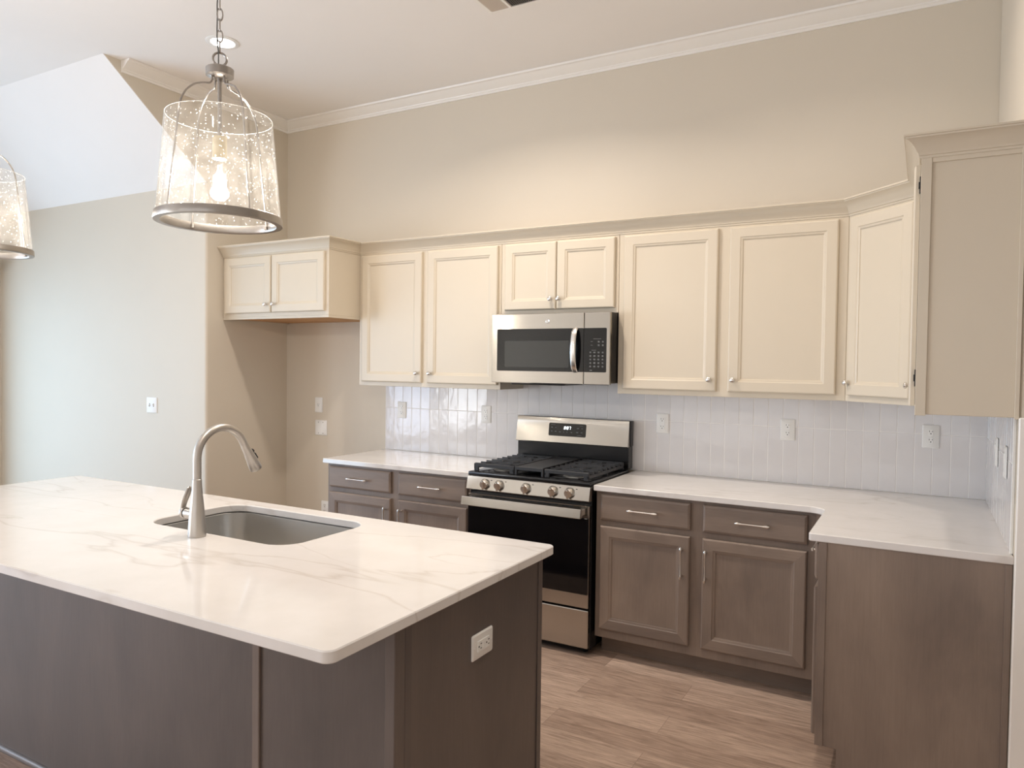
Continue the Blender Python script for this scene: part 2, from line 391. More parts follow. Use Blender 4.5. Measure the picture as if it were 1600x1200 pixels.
# enclosing walls with the openings that let the daylight in
m = MB()
for y0, y1, z0, z1 in ((YF, -7.35, 0, ZC), (-7.35, -6.15, 0, .35), (-7.35, -6.15, 2.55, ZC), (-6.15, -5.75, 0, ZC), (-5.75, -4.75, 0, .35), (-5.75, -4.75, 2.55, ZC), (-4.75, -4.28, 0, ZC), (-4.28, -1.15, 2.28, ZC), (-1.15, YA+.1, 0, ZC)):
    m.box(XL-.12, XL, y0, y1, z0, z1)
struct('wall_left', m, M['wall'])
m = MB()
for x0, x1, z0, z1 in ((XL, -4.3, 0, ZC), (-1.6, -1.2, 0, ZC), (1.5, XR, 0, ZC), (-4.3, -1.6, 0, .5), (-4.3, -1.6, 2.6, ZC), (-1.2, 1.5, 0, .5), (-1.2, 1.5, 2.6, ZC)):
    m.box(x0, x1, YF-.12, YF, z0, z1)
struct('wall_front', m, M['wall'])
struct('wall_hall', MB().box(XR, XR+.12, YF, .1, 0, ZC), M['wall'])
struct('wall_hall_end', MB().box(.14, XR, -.02, .1, 0, ZC), M['wall'])
# crown moulding below the flat kitchen ceiling
zb = 3.326; dz = ZC-zb
pr = [(0, zb), (.010, zb), (.012, zb+.012), (.018, zb+.016), (.020, zb+.022), (.034, zb+.030), (.052, zb+.044), (.066, zb+.056), (.070, zb+.060), (.080, zb+.062), (.084, ZC-.001), (0, ZC-.001)]
struct('trim_1', MB().sweep([(XA, -1.375), (XA, 0), (0, 0)], pr), M['trim'])
struct('baseboard_living', MB().box(XL, XA-.02, YA-.014, YA, 0, .13, .003), M['trim'])
struct('baseboard_alcove', MB().box(XA+.0005, XA+.014, YA+.02, -.002, 0, .13, .003), M['trim'])
struct('trim_2', MB().box(-.002, .145, -1.272, -1.2555, 0, 1.385, .004), M['trim'])
# ------------------------------------------------------------------ hardware meshes shared by the cabinets
def knob_mesh():
    return mesh_only('knob', MB().lathe([(0.001, -.030), (.008, -.0295), (.0125, -.026), (.0140, -.021), (.0125, -.0165), (.0062, -.013), (.0050, -.008), (.0065, -.002), (.0075, 0)], axis='Y', n=20), M['pull'])
KNOB = knob_mesh()
def pull_mesh(L=.128):
    """bar pull lying along local x, flared ends, two posts, back at y=0"""
    m = MB(); h = L/2
    m.tube([(-h-.016, -.030, 0), (-h-.010, -.030, 0), (-h, -.030, 0), (-h+.018, -.030, 0), (0, -.030, 0), (h-.018, -.030, 0), (h, -.030, 0), (h+.010, -.030, 0), (h+.016, -.030, 0)],
           [.0035, .0068, .0072, .0042, .0040, .0042, .0072, .0068, .0035], 10)
    for sx in (-h, h): m.tube([(sx, 0, 0), (sx, -.004, 0), (sx, -.012, 0), (sx, -.030, 0)], [.0075, .006, .0045, .0045], 10)
    return mesh_only('pull_handle', m, M['pull'])
PULL = pull_mesh()
def door_loops(yb, t=.020, fr=.056):
    y = yb
    return [(0, y), (0, y-t+.006), (.003, y-t+.002), (.007, y-t), (fr-.004, y-t), (fr, y-t+.003), (fr+.003, y-t+.0035), (fr+.009, y-t+.0055), (fr+.010, y-t+.009), (fr+.014, y-t+.010)]
def door(parent, x0, x1, z0, z1, yb, mats, knob=None, pull=None, T=None, fr=.056, name='door'):
    m = MB();
    if T is not None: m.T = T
    m.panel(x0, x1, z0, z1, door_loops(yb, fr=fr), 0, 1 if len(mats) > 1 else None)
    d = build(name, m, mats, parent, smooth=0)
    R = T.to_euler() if T is not None else None
    if knob:
        p = Vector((knob[0], yb-.020, knob[1])); k = part('knob', KNOB, d, (T @ p) if T is not None else p, R)
    if pull:
        p = Vector((pull[0], yb-.020, pull[1])); p = (T @ p) if T is not None else p
        rz = R.z if R else 0
        part('pull_handle', PULL, d, p, (0, PI/2, 0) if not R else (Matrix.Rotation(rz, 4, 'Z') @ Matrix.Rotation(PI/2, 4, 'Y')).to_euler())
    return d
def drawer(parent, x0, x1, z0, z1, yb, T=None, pullx=None):
    m = MB()
    if T is not None: m.T = T
    t = .020
    m.panel(x0, x1, z0, z1, [(0, yb), (0, yb-t+.008), (.004, yb-t+.004), (.012, yb-t), (.020, yb-t)], 0)
    d = build('drawer', m, M['wx'] if T is None else M['wy'], parent, smooth=0)
    p = Vector(((x0+x1)/2 if pullx is None else pullx, yb-t, (z0+z1)/2)); R = None
    if T is not None: p = T @ p; R = T.to_euler()
    part('pull_handle', PULL, d, p, R); return d

# ------------------------------------------------------------------ upper cabinets
ZU, ZT = 1.383, 2.276
UP = [M['upper']]
def carcass(x0, x1, y0, z0, z1, under=True):
    m = MB(); m.box(x0, x1, y0, -.001, z0, z1, .0015); return m
# cabinet over the refrigerator alcove
f = thing('wall_cabinet', 'deep cream two-door cabinet hung over the empty refrigerator alcove', 'cabinet', (-4.18, -.3, 1.834))
m = MB(); m.box(XA+.002, -3.673, -.606, -.001, 1.848, ZT, .0015); m.box(XA+.002, -3.673, -.606, -.590, 1.832, 1.848)
m.box(-3.690, -3.673, -.590, -.001, 1.832, 1.848); m.box(XA+.002, XA+.019, -.590, -.001, 1.832, 1.848)
build('body', m, M['upper'], f, smooth=0)
b = build('underside', MB().box(XA+.02, -3.691, -.589, -.002, 1.840, 1.8485), M['raw'], f); b['label'] = 'bare unpainted wood underside'
door(f, -4.652, -4.190, 1.874, 2.264, -.606, UP, knob=(-4.222, 1.930)); door(f, -4.180, -3.700, 1.874, 2.264, -.606, UP, knob=(-4.148, 1.930))
# between alcove and microwave
f = thing('wall_cabinet', 'tall cream two-door cabinet between the alcove cabinet and the microwave', 'cabinet', (-3.1, -.15, ZU))
build('body', carcass(-3.671, -2.548, -.305, ZU, ZT), M['upper'], f, smooth=0)
door(f, -3.640, -3.137, 1.411, 2.262, -.305, UP, knob=(-3.165, 1.474)); door(f, -3.092, -2.566, 1.411, 2.262, -.305, UP, knob=(-3.060, 1.474))
# above the microwave
f = thing('wall_cabinet', 'short cream two-door cabinet directly above the microwave', 'cabinet', (-2.17, -.15, 1.842))
build('body', carcass(-2.546, -1.786, -.305, 1.838, ZT), M['upper'], f, smooth=0)
door(f, -2.516, -2.171, 1.866, 2.262, -.305, UP, knob=(-2.199, 1.926)); door(f, -2.166, -1.806, 1.866, 2.262, -.305, UP, knob=(-2.146, 1.926))
# right of the microwave
f = thing('wall_cabinet', 'wide cream cabinet between the microwave and the angled corner cabinet', 'cabinet', (-1.2, -.15, ZU))
build('body', carcass(-1.784, -.612, -.305, ZU, ZT), M['upper'], f, smooth=0)
door(f, -1.750, -1.232, 1.411, 2.262, -.305, UP, knob=(-1.264, 1.472)); door(f, -1.172, -.655, 1.411, 2.262, -.305, UP, knob=(-1.142, 1.472))
# angled corner
f = thing('wall_cabinet', 'cream corner cabinet with one narrow angled door', 'cabinet', (-.3, -.3, ZU))
build('body', MB().prism([(-.611, -.001), (-.611, -.305), (-.305, -.611), (-.001, -.611), (-.001, -.001)], ZU, ZT), M['upper'], f, smooth=0)
dl = .306*math.sqrt(2)
T = Matrix.Translation((-.611, -.305, 0)) @ Matrix.Rotation(-PI/4, 4, 'Z')
door(f, .026, dl-.026, 1.411, 2.262, 0, UP, knob=(.040, 1.472), T=T)
# against the right wall
f = thing('wall_cabinet', 'cream cabinet on the side wall whose plain end panel faces the room', 'cabinet', (-.15, -.93, ZU))
build('body', MB().box(-.305, -.001, -1.252, -.613, ZU, ZT, .0015), M['upper'], f, smooth=0)
m = MB(); m.box(-.305, -.272, -1.260, -1.2522, ZU-.004, ZT, .001); m.box(-.2718, -.012, -1.258, -1.2522, ZT-.018, ZT, .001); m.box(-.014, -.001, -1.261, -1.2522, ZU-.004, ZT, .001)
build('end_trim', m, M['upper'], f, smooth=0)
T = Matrix.Translation((-.3065, -.613, 0)) @ Matrix.Rotation(-PI/2, 4, 'Z')
door(f, .030, .606, 1.411, 2.262, 0, UP, knob=(.062, 1.472), T=T)
for hz in (2.19, 1.51):
    m = MB(); m.box(-.3090, -.3045, -1.230, -1.222, hz-.030, hz+.030, .0005); m.box(-.312, -.3060, -1.226, -1.2215, hz-.012, hz+.012, .0005)
    build('hinge', m, M['dark'], f)
# cornice running along the tops of all upper cabinets
cz = 2.2745
pr = [(.0005, cz), (.004, cz), (.0045, cz+.008), (.0085, cz+.010), (.0095, cz+.015), (.014, cz+.022), (.021, cz+.036), (.031, cz+.050), (.043, cz+.060), (.049, cz+.063), (.050, cz+.068), (.0546, cz+.069), (.0546, cz+.076), (.0005, cz+.076)]
m = MB(); m.sweep([(XA+.001, -.606), (-3.673, -.606), (-3.673, -.305), (-.611, -.305), (-.305, -.611), (-.305, -1.258), (-.001, -1.258)], pr)
tag(build('cornice', m, M['upper'], smooth=30), 'cream moulded cornice running along the tops of the upper cabinets', 'molding')

# ------------------------------------------------------------------ base cabinets
ZB = .884; ZK = .106
WM = [M['wz'], M['wx']]
def base_cab(label, x0, x1, doors, drawers, toe=True):
    f = thing('base_cabinet', label, 'cabinet', ((x0+x1)/2, -.3, 0))
    m = MB(); m.box(x0, x1, -.610, -.002, ZK, ZB-.001, .0015)
    build('body', m, M['wz'], f, smooth=0)
    build('toe_kick', MB().box(x0+.002, x1-.002, -.512, -.497, 0.001, ZK), M['wx'], f)
    for a, b_, z0, z1, px in doors: door(f, a, b_, z0, z1, -.610, WM, pull=(px, z1-.13))
    for a, b_ in drawers: drawer(f, a, b_, .731, .866, -.610)
    return f
base_cab('taupe wood base cabinet between the refrigerator alcove and the range', -3.664, -2.557,
         [(-3.640, -3.137, .160, .700, -3.165), (-3.078, -2.576, .160, .700, -3.050)], [(-3.640, -3.137), (-3.078, -2.576)])
base_cab('taupe wood base cabinet between the range and the inside counter corner', -1.772, -.690,
         [(-1.744, -1.268, .155, .700, -1.305), (-1.206, -.727, .155, .700, -1.185)], [(-1.744, -1.268), (-1.206, -.727)])
# leg of the L: faces the kitchen, its end panel faces the room
f = thing('base_cabinet', 'taupe wood base cabinet whose broad end panel faces the room', 'cabinet', (-.3, -.92, 0))
m = MB(); m.loft([[(x, y, z) for x, y in ((-.610, -1.204), (-.002, -1.204), (-.002, -.613), (-.610, -.613))] for z in (ZK, ZB-.001)])
m.box(-.535, -.002, -1.204, -.613, .001, ZK)
m.box(-.688, -.610, -.640, -.560, ZK, ZB-.001)
build('body', m, M['wz'], f, smooth=0)
m = MB()
m.prism([(-.609, -1.216), (-.002, -1.216), (-.002, -1.2045), (-.609, -1.2045)], ZK, ZB-.001)
m.box(-.535, -.002, -1.216, -1.2045, .001, ZK)
build('end_panel', m, M['wz'], f, smooth=0)
build('end_stile', MB().box(-.6105, -.582, -1.2215, -1.2162, ZK, ZB-.002, .001), M['wz'], f, smooth=0)
build('scribe_strip', MB().box(-.022, -.002, -1.2225, -1.2162, .001, ZB-.002, .001), M['wz'], f, smooth=0)
T = Matrix.Translation((-.610, -.66, 0)) @ Matrix.Rotation(-PI/2, 4, 'Z')
door(f, .010, .520, .128, .700, 0, [M['wz'], M['wy']], T=T, pull=(.05, .58)); drawer(f, .010, .520, .731, .866, 0, T=T)

# ------------------------------------------------------------------ counters on the back wall
ZQ = .914; YC = -.648
m = MB(); slab(m, rrect(-3.678, -2.552, YC, -.001, .004, 2), [], ZB, ZQ)
tag(build('countertop', m, M['quartz']), 'short white quartz countertop between the refrigerator alcove and the range', 'countertop')
m = MB(); r = .075
out = [(-1.774, YC)]+arc(YC-r, YC-r, r, 90, 0, 10)+arc(YC+.012, -1.2253+.012, .012, 180, 270, 4)+[(-.0005, -1.2253), (-.0005, -.001), (-1.774, -.001)]
slab(m, out, [], ZB, ZQ)
tag(build('countertop', m, M['quartz']), 'L-shaped white quartz countertop beside the range wrapping the room corner', 'countertop')

# ------------------------------------------------------------------ backsplash tiles
def tiles(along, n0, n1, zrows, T):
    m = MB(); m.T = T; p = .0783; g = .0013
    for k in range(n0, n1):
        for z0, z1 in zrows(k):
            a0, a1 = -p*(k+1)+g, -p*k-g; t = .0085+random.uniform(-.0004, .0004)
            dx, dz = random.uniform(-.0004, .0004), random.uniform(-.0003, .0003); c = .0016
            L = [[(a0, -.002, z0+g), (a1, -.002, z0+g), (a1, -.002, z1-g), (a0, -.002, z1-g)],
                 [(a0, -t+c, z0+g), (a1, -t+c, z0+g), (a1, -t+c, z1-g), (a0, -t+c, z1-g)],
                 [(a0+c, -t-dx-dz, z0+g+c), (a1-c, -t+dx-dz, z0+g+c), (a1-c, -t+dx+dz, z1-g-c), (a0+c, -t-dx+dz, z1-g-c)]]
            m.loft(L)
    return m
def rows_back(k):
    x = -.0783*(k+.5)
    top = 1.470 if -2.56 < x < -1.77 else 1.383
    return ((ZQ+.0015, 1.219), (1.219, top-.002))
f = thing('backsplash', 'white stacked vertical tile backsplash along the long back wall', 'backsplash', (-1.84, 0, ZQ))
build('tiles', tiles('x', 0, 47, rows_back, Matrix.Identity(4)), M['tile'], f, smooth=0)
m = MB(); m.box(-3.681, -.001, -.0072, -.0002, ZQ+.001, 1.382); m.box(-2.546, -1.786, -.0072, -.0002, 1.382, 1.468)
build('grout', m, M['grout'], f, smooth=0)
f = thing('backsplash', 'narrow white tile backsplash on the side wall above the counter end', 'backsplash', (0, -.6, ZQ))
T = Matrix.Rotation(-PI/2, 4, 'Z')
T = Matrix(((0, -1, 0, 0), (-1, 0, 0, 0), (0, 0, 1, 0), (0, 0, 0, 1)))
def side_rows(k): return ((ZQ+.0015, 1.219), (1.219, 1.381))
mm = MB(); p = .0783; g = .0013
for k in range(15):
    for z0, z1 in side_rows(k):
        y1, y0 = -.010-p*k-g, -.010-p*(k+1)+g; t = .0085+random.uniform(-.0004, .0004); d = random.uniform(-.0004, .0004); c = .0016
        mm.loft([[(-.002, y0, z0+g), (-.002, y1, z0+g), (-.002, y1, z1-g), (-.002, y0, z1-g)], [(-t+c, y0, z0+g), (-t+c, y1, z0+g), (-t+c, y1, z1-g), (-t+c, y0, z1-g)],
                 [(-t-d, y0+c, z0+g+c), (-t+d, y1-c, z0+g+c), (-t+d, y1-c, z1-g-c), (-t-d, y0+c, z1-g-c)]])
build('tiles', mm, M['tile'], f, smooth=0)
build('grout', MB().box(-.0072, -.0002, -1.190, -.0095, ZQ+.001, 1.382), M['grout'], f, smooth=0)
build('edge_trim', MB().box(-.0105, -.0002, -1.199, -1.1905, ZQ+.001, 1.382, .002), M['white'], f, smooth=0)

# ------------------------------------------------------------------ outlets and switches
def plate(w, h):
    m = MB(); q = rrect(-w/2, w/2, -h/2, h/2, .006, 4); q2 = rrect(-w/2+.004, w/2-.004, -h/2+.004, h/2-.004, .004, 4)
    m.loft([[(x, -.0005, z) for x, z in q], [(x, -.003, z) for x, z in q], [(x, -.0062, z) for x, z in q2]]); return m
def screw(x, z, dark=False): return MB().lathe([(.0032, -.0060), (.0032, -.0068), (.001, -.0072)], (x, 0, z), 'Y', 10), (M['slot'] if dark else M['white'])
def new_outlet(kind, label, at, rotz=0, group=None):
    nm = {'duplex': 'wall_outlet', 'gfci': 'wall_outlet', 'single': 'wall_outlet', 'blank': 'blank_plate', 'toggle2': 'light_switch', 'rocker': 'light_switch'}[kind]
    f = thing(nm, label, {'wall_outlet': 'outlet', 'blank_plate': 'wall plate', 'light_switch': 'light switch'}[nm], (0, 0, 0), group)
    w = .120 if kind in ('toggle2', 'blank') else .076
    build('plate', plate(w, .116), M['white'], f)
    def slots(cx, cz, parent, y=-.0086):
        s = MB(); s.box(cx-.0078, cx-.0054, y-.0004, y+.002, cz+.002, cz+.0095); s.box(cx+.0054, cx+.0078, y-.0004, y+.002, cz+.002, cz+.0085)
        s.lathe([(.0028, y-.0004), (.0028, y+.002)], (cx, 0, cz-.0060), 'Y', 10); build('slots', s, M['slot'], parent, smooth=0)
    if kind == 'duplex':
        for cz in (.0205, -.0205):
            m = MB(); pts = [(x, z) for x, z in arc(0, 0, .0172, -130, -50, 6)+arc(0, 0, .0172, 50, 130, 6)]
            m.loft([[(x, -.005, z+cz) for x, z in pts], [(x, -.0078, z+cz) for x, z in pts], [(x*.95, -.0086, z*.95+cz) for x, z in pts]])
            rc = build('receptacle', m, M['white'], f); slots(0, cz, rc)
        s, mt = screw(0, 0); build('screw', s, mt, f)
    elif kind == 'gfci':
        m = MB(); m.box(-.0165, .0165, -.0088, -.005, -.0335, .0335, .001); rc = build('receptacle', m, M['white'], f)
        slots(0, .0215, rc, -.0090); slots(0, -.0215, rc, -.0090)
        build('buttons', MB().box(-.008, .008, -.0098, -.0085, .0008, .0055).box(-.008, .008, -.0098, -.0085, -.0055, -.0008), M['white'], rc)
        for z in (.048, -.048): s, mt = screw(0, z); build('screw', s, mt, f)
    elif kind == 'single':
        m = MB().lathe([(.018, -.005), (.018, -.0080), (.0165, -.0086), (.001, -.0086)], (0, 0, 0), 'Y', 24); rc = build('receptacle', m, M['white'], f); slots(0, 0, rc)
        for z in (.042, -.042): s, mt = screw(0, z); build('screw', s, mt, f)
    elif kind == 'blank':
        for x in (-.023, .023):
            for z in (.042, -.042): s, mt = screw(x, z, True); build('screw', s, mt, f)
    elif kind == 'toggle2':
        for x, up in ((-.023, -1), (.023, 1)):
            tg = build('toggle', MB().box(x-.0048, x+.0048, -.0064, -.005, -.0115, .0115), M['slot'], f)
            m = MB(); m.loft([[(x-.004, -.006, -.006), (x+.004, -.006, -.006), (x+.004, -.006, .006), (x-.004, -.006, .006)], [(x-.0036, -.017, up*.007-.0035), (x+.0036, -.017, up*.007-.0035), (x+.0036, -.017, up*.007+.0035), (x-.0036, -.017, up*.007+.0035)]])
            build('lever', m, M['white'], tg)
        for x in (-.023, .023):
            for z in (.030, -.030): s, mt = screw(x, z); build('screw', s, mt, f)
    elif kind == 'rocker':
        m = MB(); m.loft([[(-.0165, -.005, -.0335), (.0165, -.005, -.0335), (.0165, -.005, .0335), (-.0165, -.005, .0335)], [(-.0160, -.0075, -.033), (.0160, -.0075, -.033), (.0160, -.0105, .033), (-.0160, -.0105, .033)]])
        build('rocker', m, M['white'], f, smooth=0)
        for z in (.048, -.048): s, mt = screw(0, z); build('screw', s, mt, f)
    f.location = at; f.rotation_euler = (0, 0, rotz); return f
new_outlet('toggle2', 'white double light switch on the daylit living room wall', (-5.282, YA, 1.203))
new_outlet('single', 'white single outlet in the alcove above the blank plate', (-4.339, 0, 1.209))
new_outlet('blank', 'square white blank wall plate with four screws in the alcove', (-4.314, 0, 1.034))
new_outlet('duplex', 'low white outlet partly hidden behind the base cabinet in the alcove', (-4.268, 0, .416))
new_outlet('duplex', 'white outlet on the tile near the alcove end of the short counter', (-3.530, -.0095, 1.204))
new_outlet('duplex', 'white outlet on the tile just beside the microwave and range', (-2.825, -.0095, 1.204))
new_outlet('gfci', 'white rectangular safety outlet on the tile beside the range backguard', (-1.613, -.0095, 1.204))
new_outlet('duplex', 'white outlet on the tile under the wide cream cabinet', (-.916, -.0095, 1.205))
new_outlet('duplex', 'white outlet on the tile nearest the room corner', (-.243, -.0095, 1.208))
new_outlet('rocker', 'white switch on the side wall tile closer to the room corner', (-.0095, -.60, 1.205), -PI/2)
new_outlet('rocker', 'white switch on the side wall tile closer to the counter end', (-.0095, -.98, 1.205), -PI/2)

# ------------------------------------------------------------------ island
XI0, XI1, YI0, YI1 = -4.225, -1.381, -3.027, -1.909
f = thing('kitchen_island', 'dark stained wood island base under the white quartz top', 'kitchen island', (-2.8, -2.3, 0))
XP = -1.405
m = MB(); zt_ = ZB-.0012                                 # hollow carcass: the sink bowl hangs inside it
m.box(-4.17, -3.05, -2.680, -1.962, .10, zt_); m.box(-2.02, XP-.013, -2.680, -1.962, .10, zt_)
m.box(-3.05, -2.02, -2.680, -2.56, .10, zt_); m.box(-3.05, -2.02, -1.976, -1.962, .10, zt_); m.box(-3.05, -2.02, -2.56, -1.976, .10, .14)
m.box(-4.17, XP-.013, -2.680, -2.03, .001, .10)
build('body', m, M['iz'], f, smooth=0)
build('back_panel', MB().box(-4.18, -1.9085, -2.690, -2.6802, .001, ZB-.001), M['iz'], f, smooth=0)
m = MB(); m.box(-1.880, XP-.006, -2.765, -2.6802, .001, ZB-.001); build('end_pilaster', m, M['iz'], f, smooth=0)
build('divider_strip', MB().box(-1.9083, -1.8802, -2.773, -2.6802, .001, ZB-.001, .002), M['iedge'], f, smooth=0)
build('corner_post', MB().box(XP-.032, XP, -2.770, -2.727, .001, ZB-.001, .002), M['iz'], f, smooth=0)
build('end_panel', MB().box(XP-.0125, XP-.004, -2.7268, -1.962, .001, ZB-.001), M['iz'], f, smooth=0)
build('end_strip', MB().box(XP-.0038, XP, -2.7268, -2.700, .001, ZB-.001, .001), M['iz'], f, smooth=0)
build('end_strip', MB().box(XP-.0038, XP, -1.990, -1.962, .001, ZB-.001, .001), M['iz'], f, smooth=0)
m = MB(); m.sweep([(-4.18, -2.690), (-1.909, -2.690)], [(0, .001), (.013, .001), (.013, .006), (.010, .014), (.005, .019), (0, .020)])
build('shoe_molding', m, M['iz'], f)
# sink opening and slab
SX0, SX1, SY0, SY1, SR = -2.902, -2.143, -2.430, -1.990, .095
m = MB(); hole = rrect(SX0, SX1, SY0, SY1, SR, 10)[::-1]
slab(m, rrect(XI0, XI1, YI0, YI1, .028, 6), [hole], ZB, ZQ)
tag(build('countertop', m, M['quartz']), 'large white veined quartz slab on the island with a sink cutout', 'countertop')
f = thing('sink', 'stainless undermount sink bowl set into the island countertop', 'sink', (-2.52, -2.21, .70))
def sl(ins, r, z): return [(x, y, z) for x, y in rrect(SX0+ins, SX1-ins, SY0+ins, SY1-ins, max(r, .02), 10)]
m = MB(); m.loft([sl(-.012, SR+.012, ZB-.0012), sl(-.002, SR, ZB-.0012), sl(.002, SR-.003, ZB-.004), sl(.006, SR-.006, .74), sl(.012, SR-.012, .700), sl(.024, SR-.022, .684), sl(.05, SR-.04, .678), sl(.16, .03, .675)], 0, False, True)
build('bowl', m, M['sinksteel'], f)
build('drain', MB().lathe([(.055, .676), (.055, .679), (.046, .680), (.042, .676), (.012, .675), (.012, .682), (.001, .683)], (-2.52, -2.12, 0), n=28), M['nickel'], f)

# faucet
fx, fy = -2.521, -2.482
f = thing('faucet', 'brushed nickel pull-down faucet standing at the island sink', 'faucet', (fx, fy, ZQ))
z0 = ZQ
build('body', MB().lathe([(.0305, z0+.0005), (.0308, z0+.004), (.0300, z0+.03), (.0275, z0+.07), (.0235, z0+.11), (.0195, z0+.145), (.0168, z0+.18), (.0158, z0+.203), (.0145, z0+.204)], (fx, fy, 0), n=36), M['nickel'], f)
R = .105; cy, cz_ = fy+R, 1.190; pts = [(fx, fy, z0+.203), (fx, fy, z0+.24)]
for k in range(0, 21):
    a = PI - math.radians(150)*k/20; pts.append((fx, cy+R*math.cos(a), cz_+R*math.sin(a)))
e = Vector(pts[-1]); td = Vector((0, math.sin(math.radians(30)), -math.cos(math.radians(30))))
pts.append(e+td*.02)
build('spout', MB().tube(pts, .0145, 20), M['nickel'], f)
h0 = e+td*.0205
sp = build('spray_head', MB().tube([h0, h0+td*.004, h0+td*.03, h0+td*.06, h0+td*.09, h0+td*.112, h0+td*.116], [.0140, .0152, .0165, .0195, .0225, .0238, .022], 24), M['nickel'], f)
nrm = Vector((0, math.cos(math.radians(30)), math.sin(math.radians(30))))
for a0, a1 in ((.038, .052), (.056, .084)):
    c0, c1 = h0+td*a0+nrm*(.0175+a0*.075), h0+td*a1+nrm*(.0175+a1*.075)
    build('spray_button', MB().tube([c0-td*.001, c0+td*.003, c1-td*.003, c1+td*.001], [.003, .0062, .0062, .003], 10), M['bplastic'], sp)
build('nozzle', MB().tube([h0+td*.1161, h0+td*.119], [.019, .017], 20), M['bplastic'], sp)
hz = z0+.078
hb = build('handle_hub', MB().lathe([(.0185, -.020), (.0188, -.052), (.0180, -.056)], (fx, fy, hz), 'X', 24), M['nickel'], f)
build('gasket', MB().lathe([(.0165, -.056), (.0165, -.061)], (fx, fy, hz), 'X', 24), M['bplastic'], hb)
m = MB().lathe([(.0185, -.061), (.0205, -.066), (.0205, -.070), (.0170, -.078), (.008, -.083), (.001, -.084)], (fx, fy, hz), 'X', 24)
m.tube([(fx-.076, fy, hz+.010), (fx-.074, fy, hz+.024), (fx-.066, fy, hz+.044), (fx-.055, fy, hz+.064), (fx-.046, fy, hz+.082), (fx-.043, fy, hz+.093), (fx-.043, fy, hz+.097)],
       [(.010, .006), (.011, .0055), (.0125, .005), (.0135, .005), (.0125, .0045), (.009, .004), (.003, .002)], 16)
build('lever', m, M['nickel'], f)
new_outlet('gfci', 'white horizontal outlet on the dark island end panel', (XP-.0035, -2.354, .709), PI/2).rotation_euler = (PI/2*0, -PI/2*0, PI/2)
isl = [o for o in bpy.data.objects if o.get('label', '').startswith('white horizontal outlet')][0]
isl.rotation_euler = (Matrix.Rotation(PI/2, 4, 'Z') @ Matrix.Rotation(PI/2, 4, 'Y')).to_euler()

# ------------------------------------------------------------------ range
X0, X1 = -2.546, -1.787
f = thing('range', 'stainless freestanding gas range between the two back counters', 'range', (-2.166, -.35, 0))
m = MB(); m.box(X0+.001, X1-.001, -.635, -.025, .035, .903, .002); m.box(X0+.02, X1-.02, -.58, -.08, .012, .036)
for lx in (X0+.05, X1-.05):
    for ly in (-.58, -.09): m.lathe([(.016, .001), (.016, .014)], (lx, ly, 0), n=12)
build('body', m, M['benamel'], f, smooth=0)
m = MB(); m.box(X0, X1, -.662, -.085, .903, .926, .006, 0, 2)
build('cooktop', m, M['benamel'], f)
# slanted knob panel
m = MB(); L = [[(x, y, z) for y, z in ((-.636, .826), (-.676, .826), (-.680, .830), (-.664, .900), (-.660, .9028), (-.636, .9028))] for x in (X0, X1)]
m.loft(L); cp = build('control_panel', m, M['steel'], f, smooth=0)
kb = MB(); kb.lathe([(.0275, .0), (.0275, -.005), (.0255, -.010), (.0235, -.024), (.0215, -.027), (.001, -.0275)], (0, 0, 0), 'Y', 26)
kb.box(-.0060, .0060, -.037, -.022, -.0235, .0235, .002)
KM = mesh_only('knob', kb, M['pull'])
for kx in (-2.425, -2.333, -2.163, -1.999, -1.901):
    k = part('knob', KM, f, (kx, -.671, .866), (math.radians(13), 0, 0))
for kx in (-2.345, -2.253, -2.083, -1.919, -1.821): build('knob_mark', MB().box(kx-.045, kx-.037, -.6695, -.6660, .884, .8875), M['slot'], cp, smooth=0)
# oven door
m = MB(); m.box(X0+.004, X1-.004, -.664, -.636, .735, .800, .003); m.box(X0+.004, X1-.004, -.664, -.636, .257, .333, .003); m.box(X0+.004, X1-.004, -.652, -.636, .333, .735)
m.box(X0+.004, X0+.012, -.664, -.652, .333, .735); m.box(X1-.012, X1-.004, -.664, -.652, .333, .735)
od = build('oven_door', m, M['steel'], f, smooth=0)
build('window', MB().box(X0+.006, X1-.006, -.6665, -.6525, .3335, .7345, .001), M['bglass'], od)
m = MB()
for a, b_ in ((.10, .165), (.185, .37), (.405, .575), (.60, .665)): m.box(X0+a, X0+b_, -.6655, -.655, .789, .7955)
build('vent_slots', m, M['dark'], od, smooth=0)
m = MB(); 
prof = [(-.702, .742), (-.7275, .743), (-.7295, .7455), (-.7215, .7885), (-.7190, .7915), (-.702, .792)]
m.loft([[(x, y, z) for y, z in prof] for x in (X0-.004, X1-.028)])
for hx in (X0+.010, X1-.060): m.box(hx, hx+.024, -.702, -.662, .750, .783, .002)
build('door_handle', m, M['steel'], od, smooth=0)
build('warming_drawer', MB().box(X0+.004, X1-.004, -.662, -.636, .043, .246, .004), M['steel'], f, smooth=0)
# backguard
build('backguard', MB().box(X0+.006, X1-.004, -.085, -.020, .9265, 1.0605, .003).box(X0+.012, X1, -.062, -.020, 1.060, 1.212, .003), M['benamel'], f, smooth=0)
m = MB(); m.loft([[(x, y, z) for y, z in ((-.062, 1.056), (-.098, 1.056), (-.100, 1.060), (-.078, 1.211), (-.074, 1.2145), (-.062, 1.2145))] for x in (X0, X1-.006)])
bp_ = build('control_backsplash', m, M['steel'], f, smooth=0)
def on_bg(x, z): return (x, -.100+(z-1.060)*(.022/.151), z)
tilt = math.atan2(.022, .151)
TB = Matrix.Translation(on_bg(-2.192, 1.139)) @ Matrix.Rotation(-tilt, 4, 'X')
m = MB(); m.T = TB; q = rrect(-.126, .126, -.040, .040, .008, 4); m.loft([[(x, .0005, z) for x, z in q], [(x, -.0016, z) for x, z in q]])
dp = build('display', m, M['bglass'], bp_)
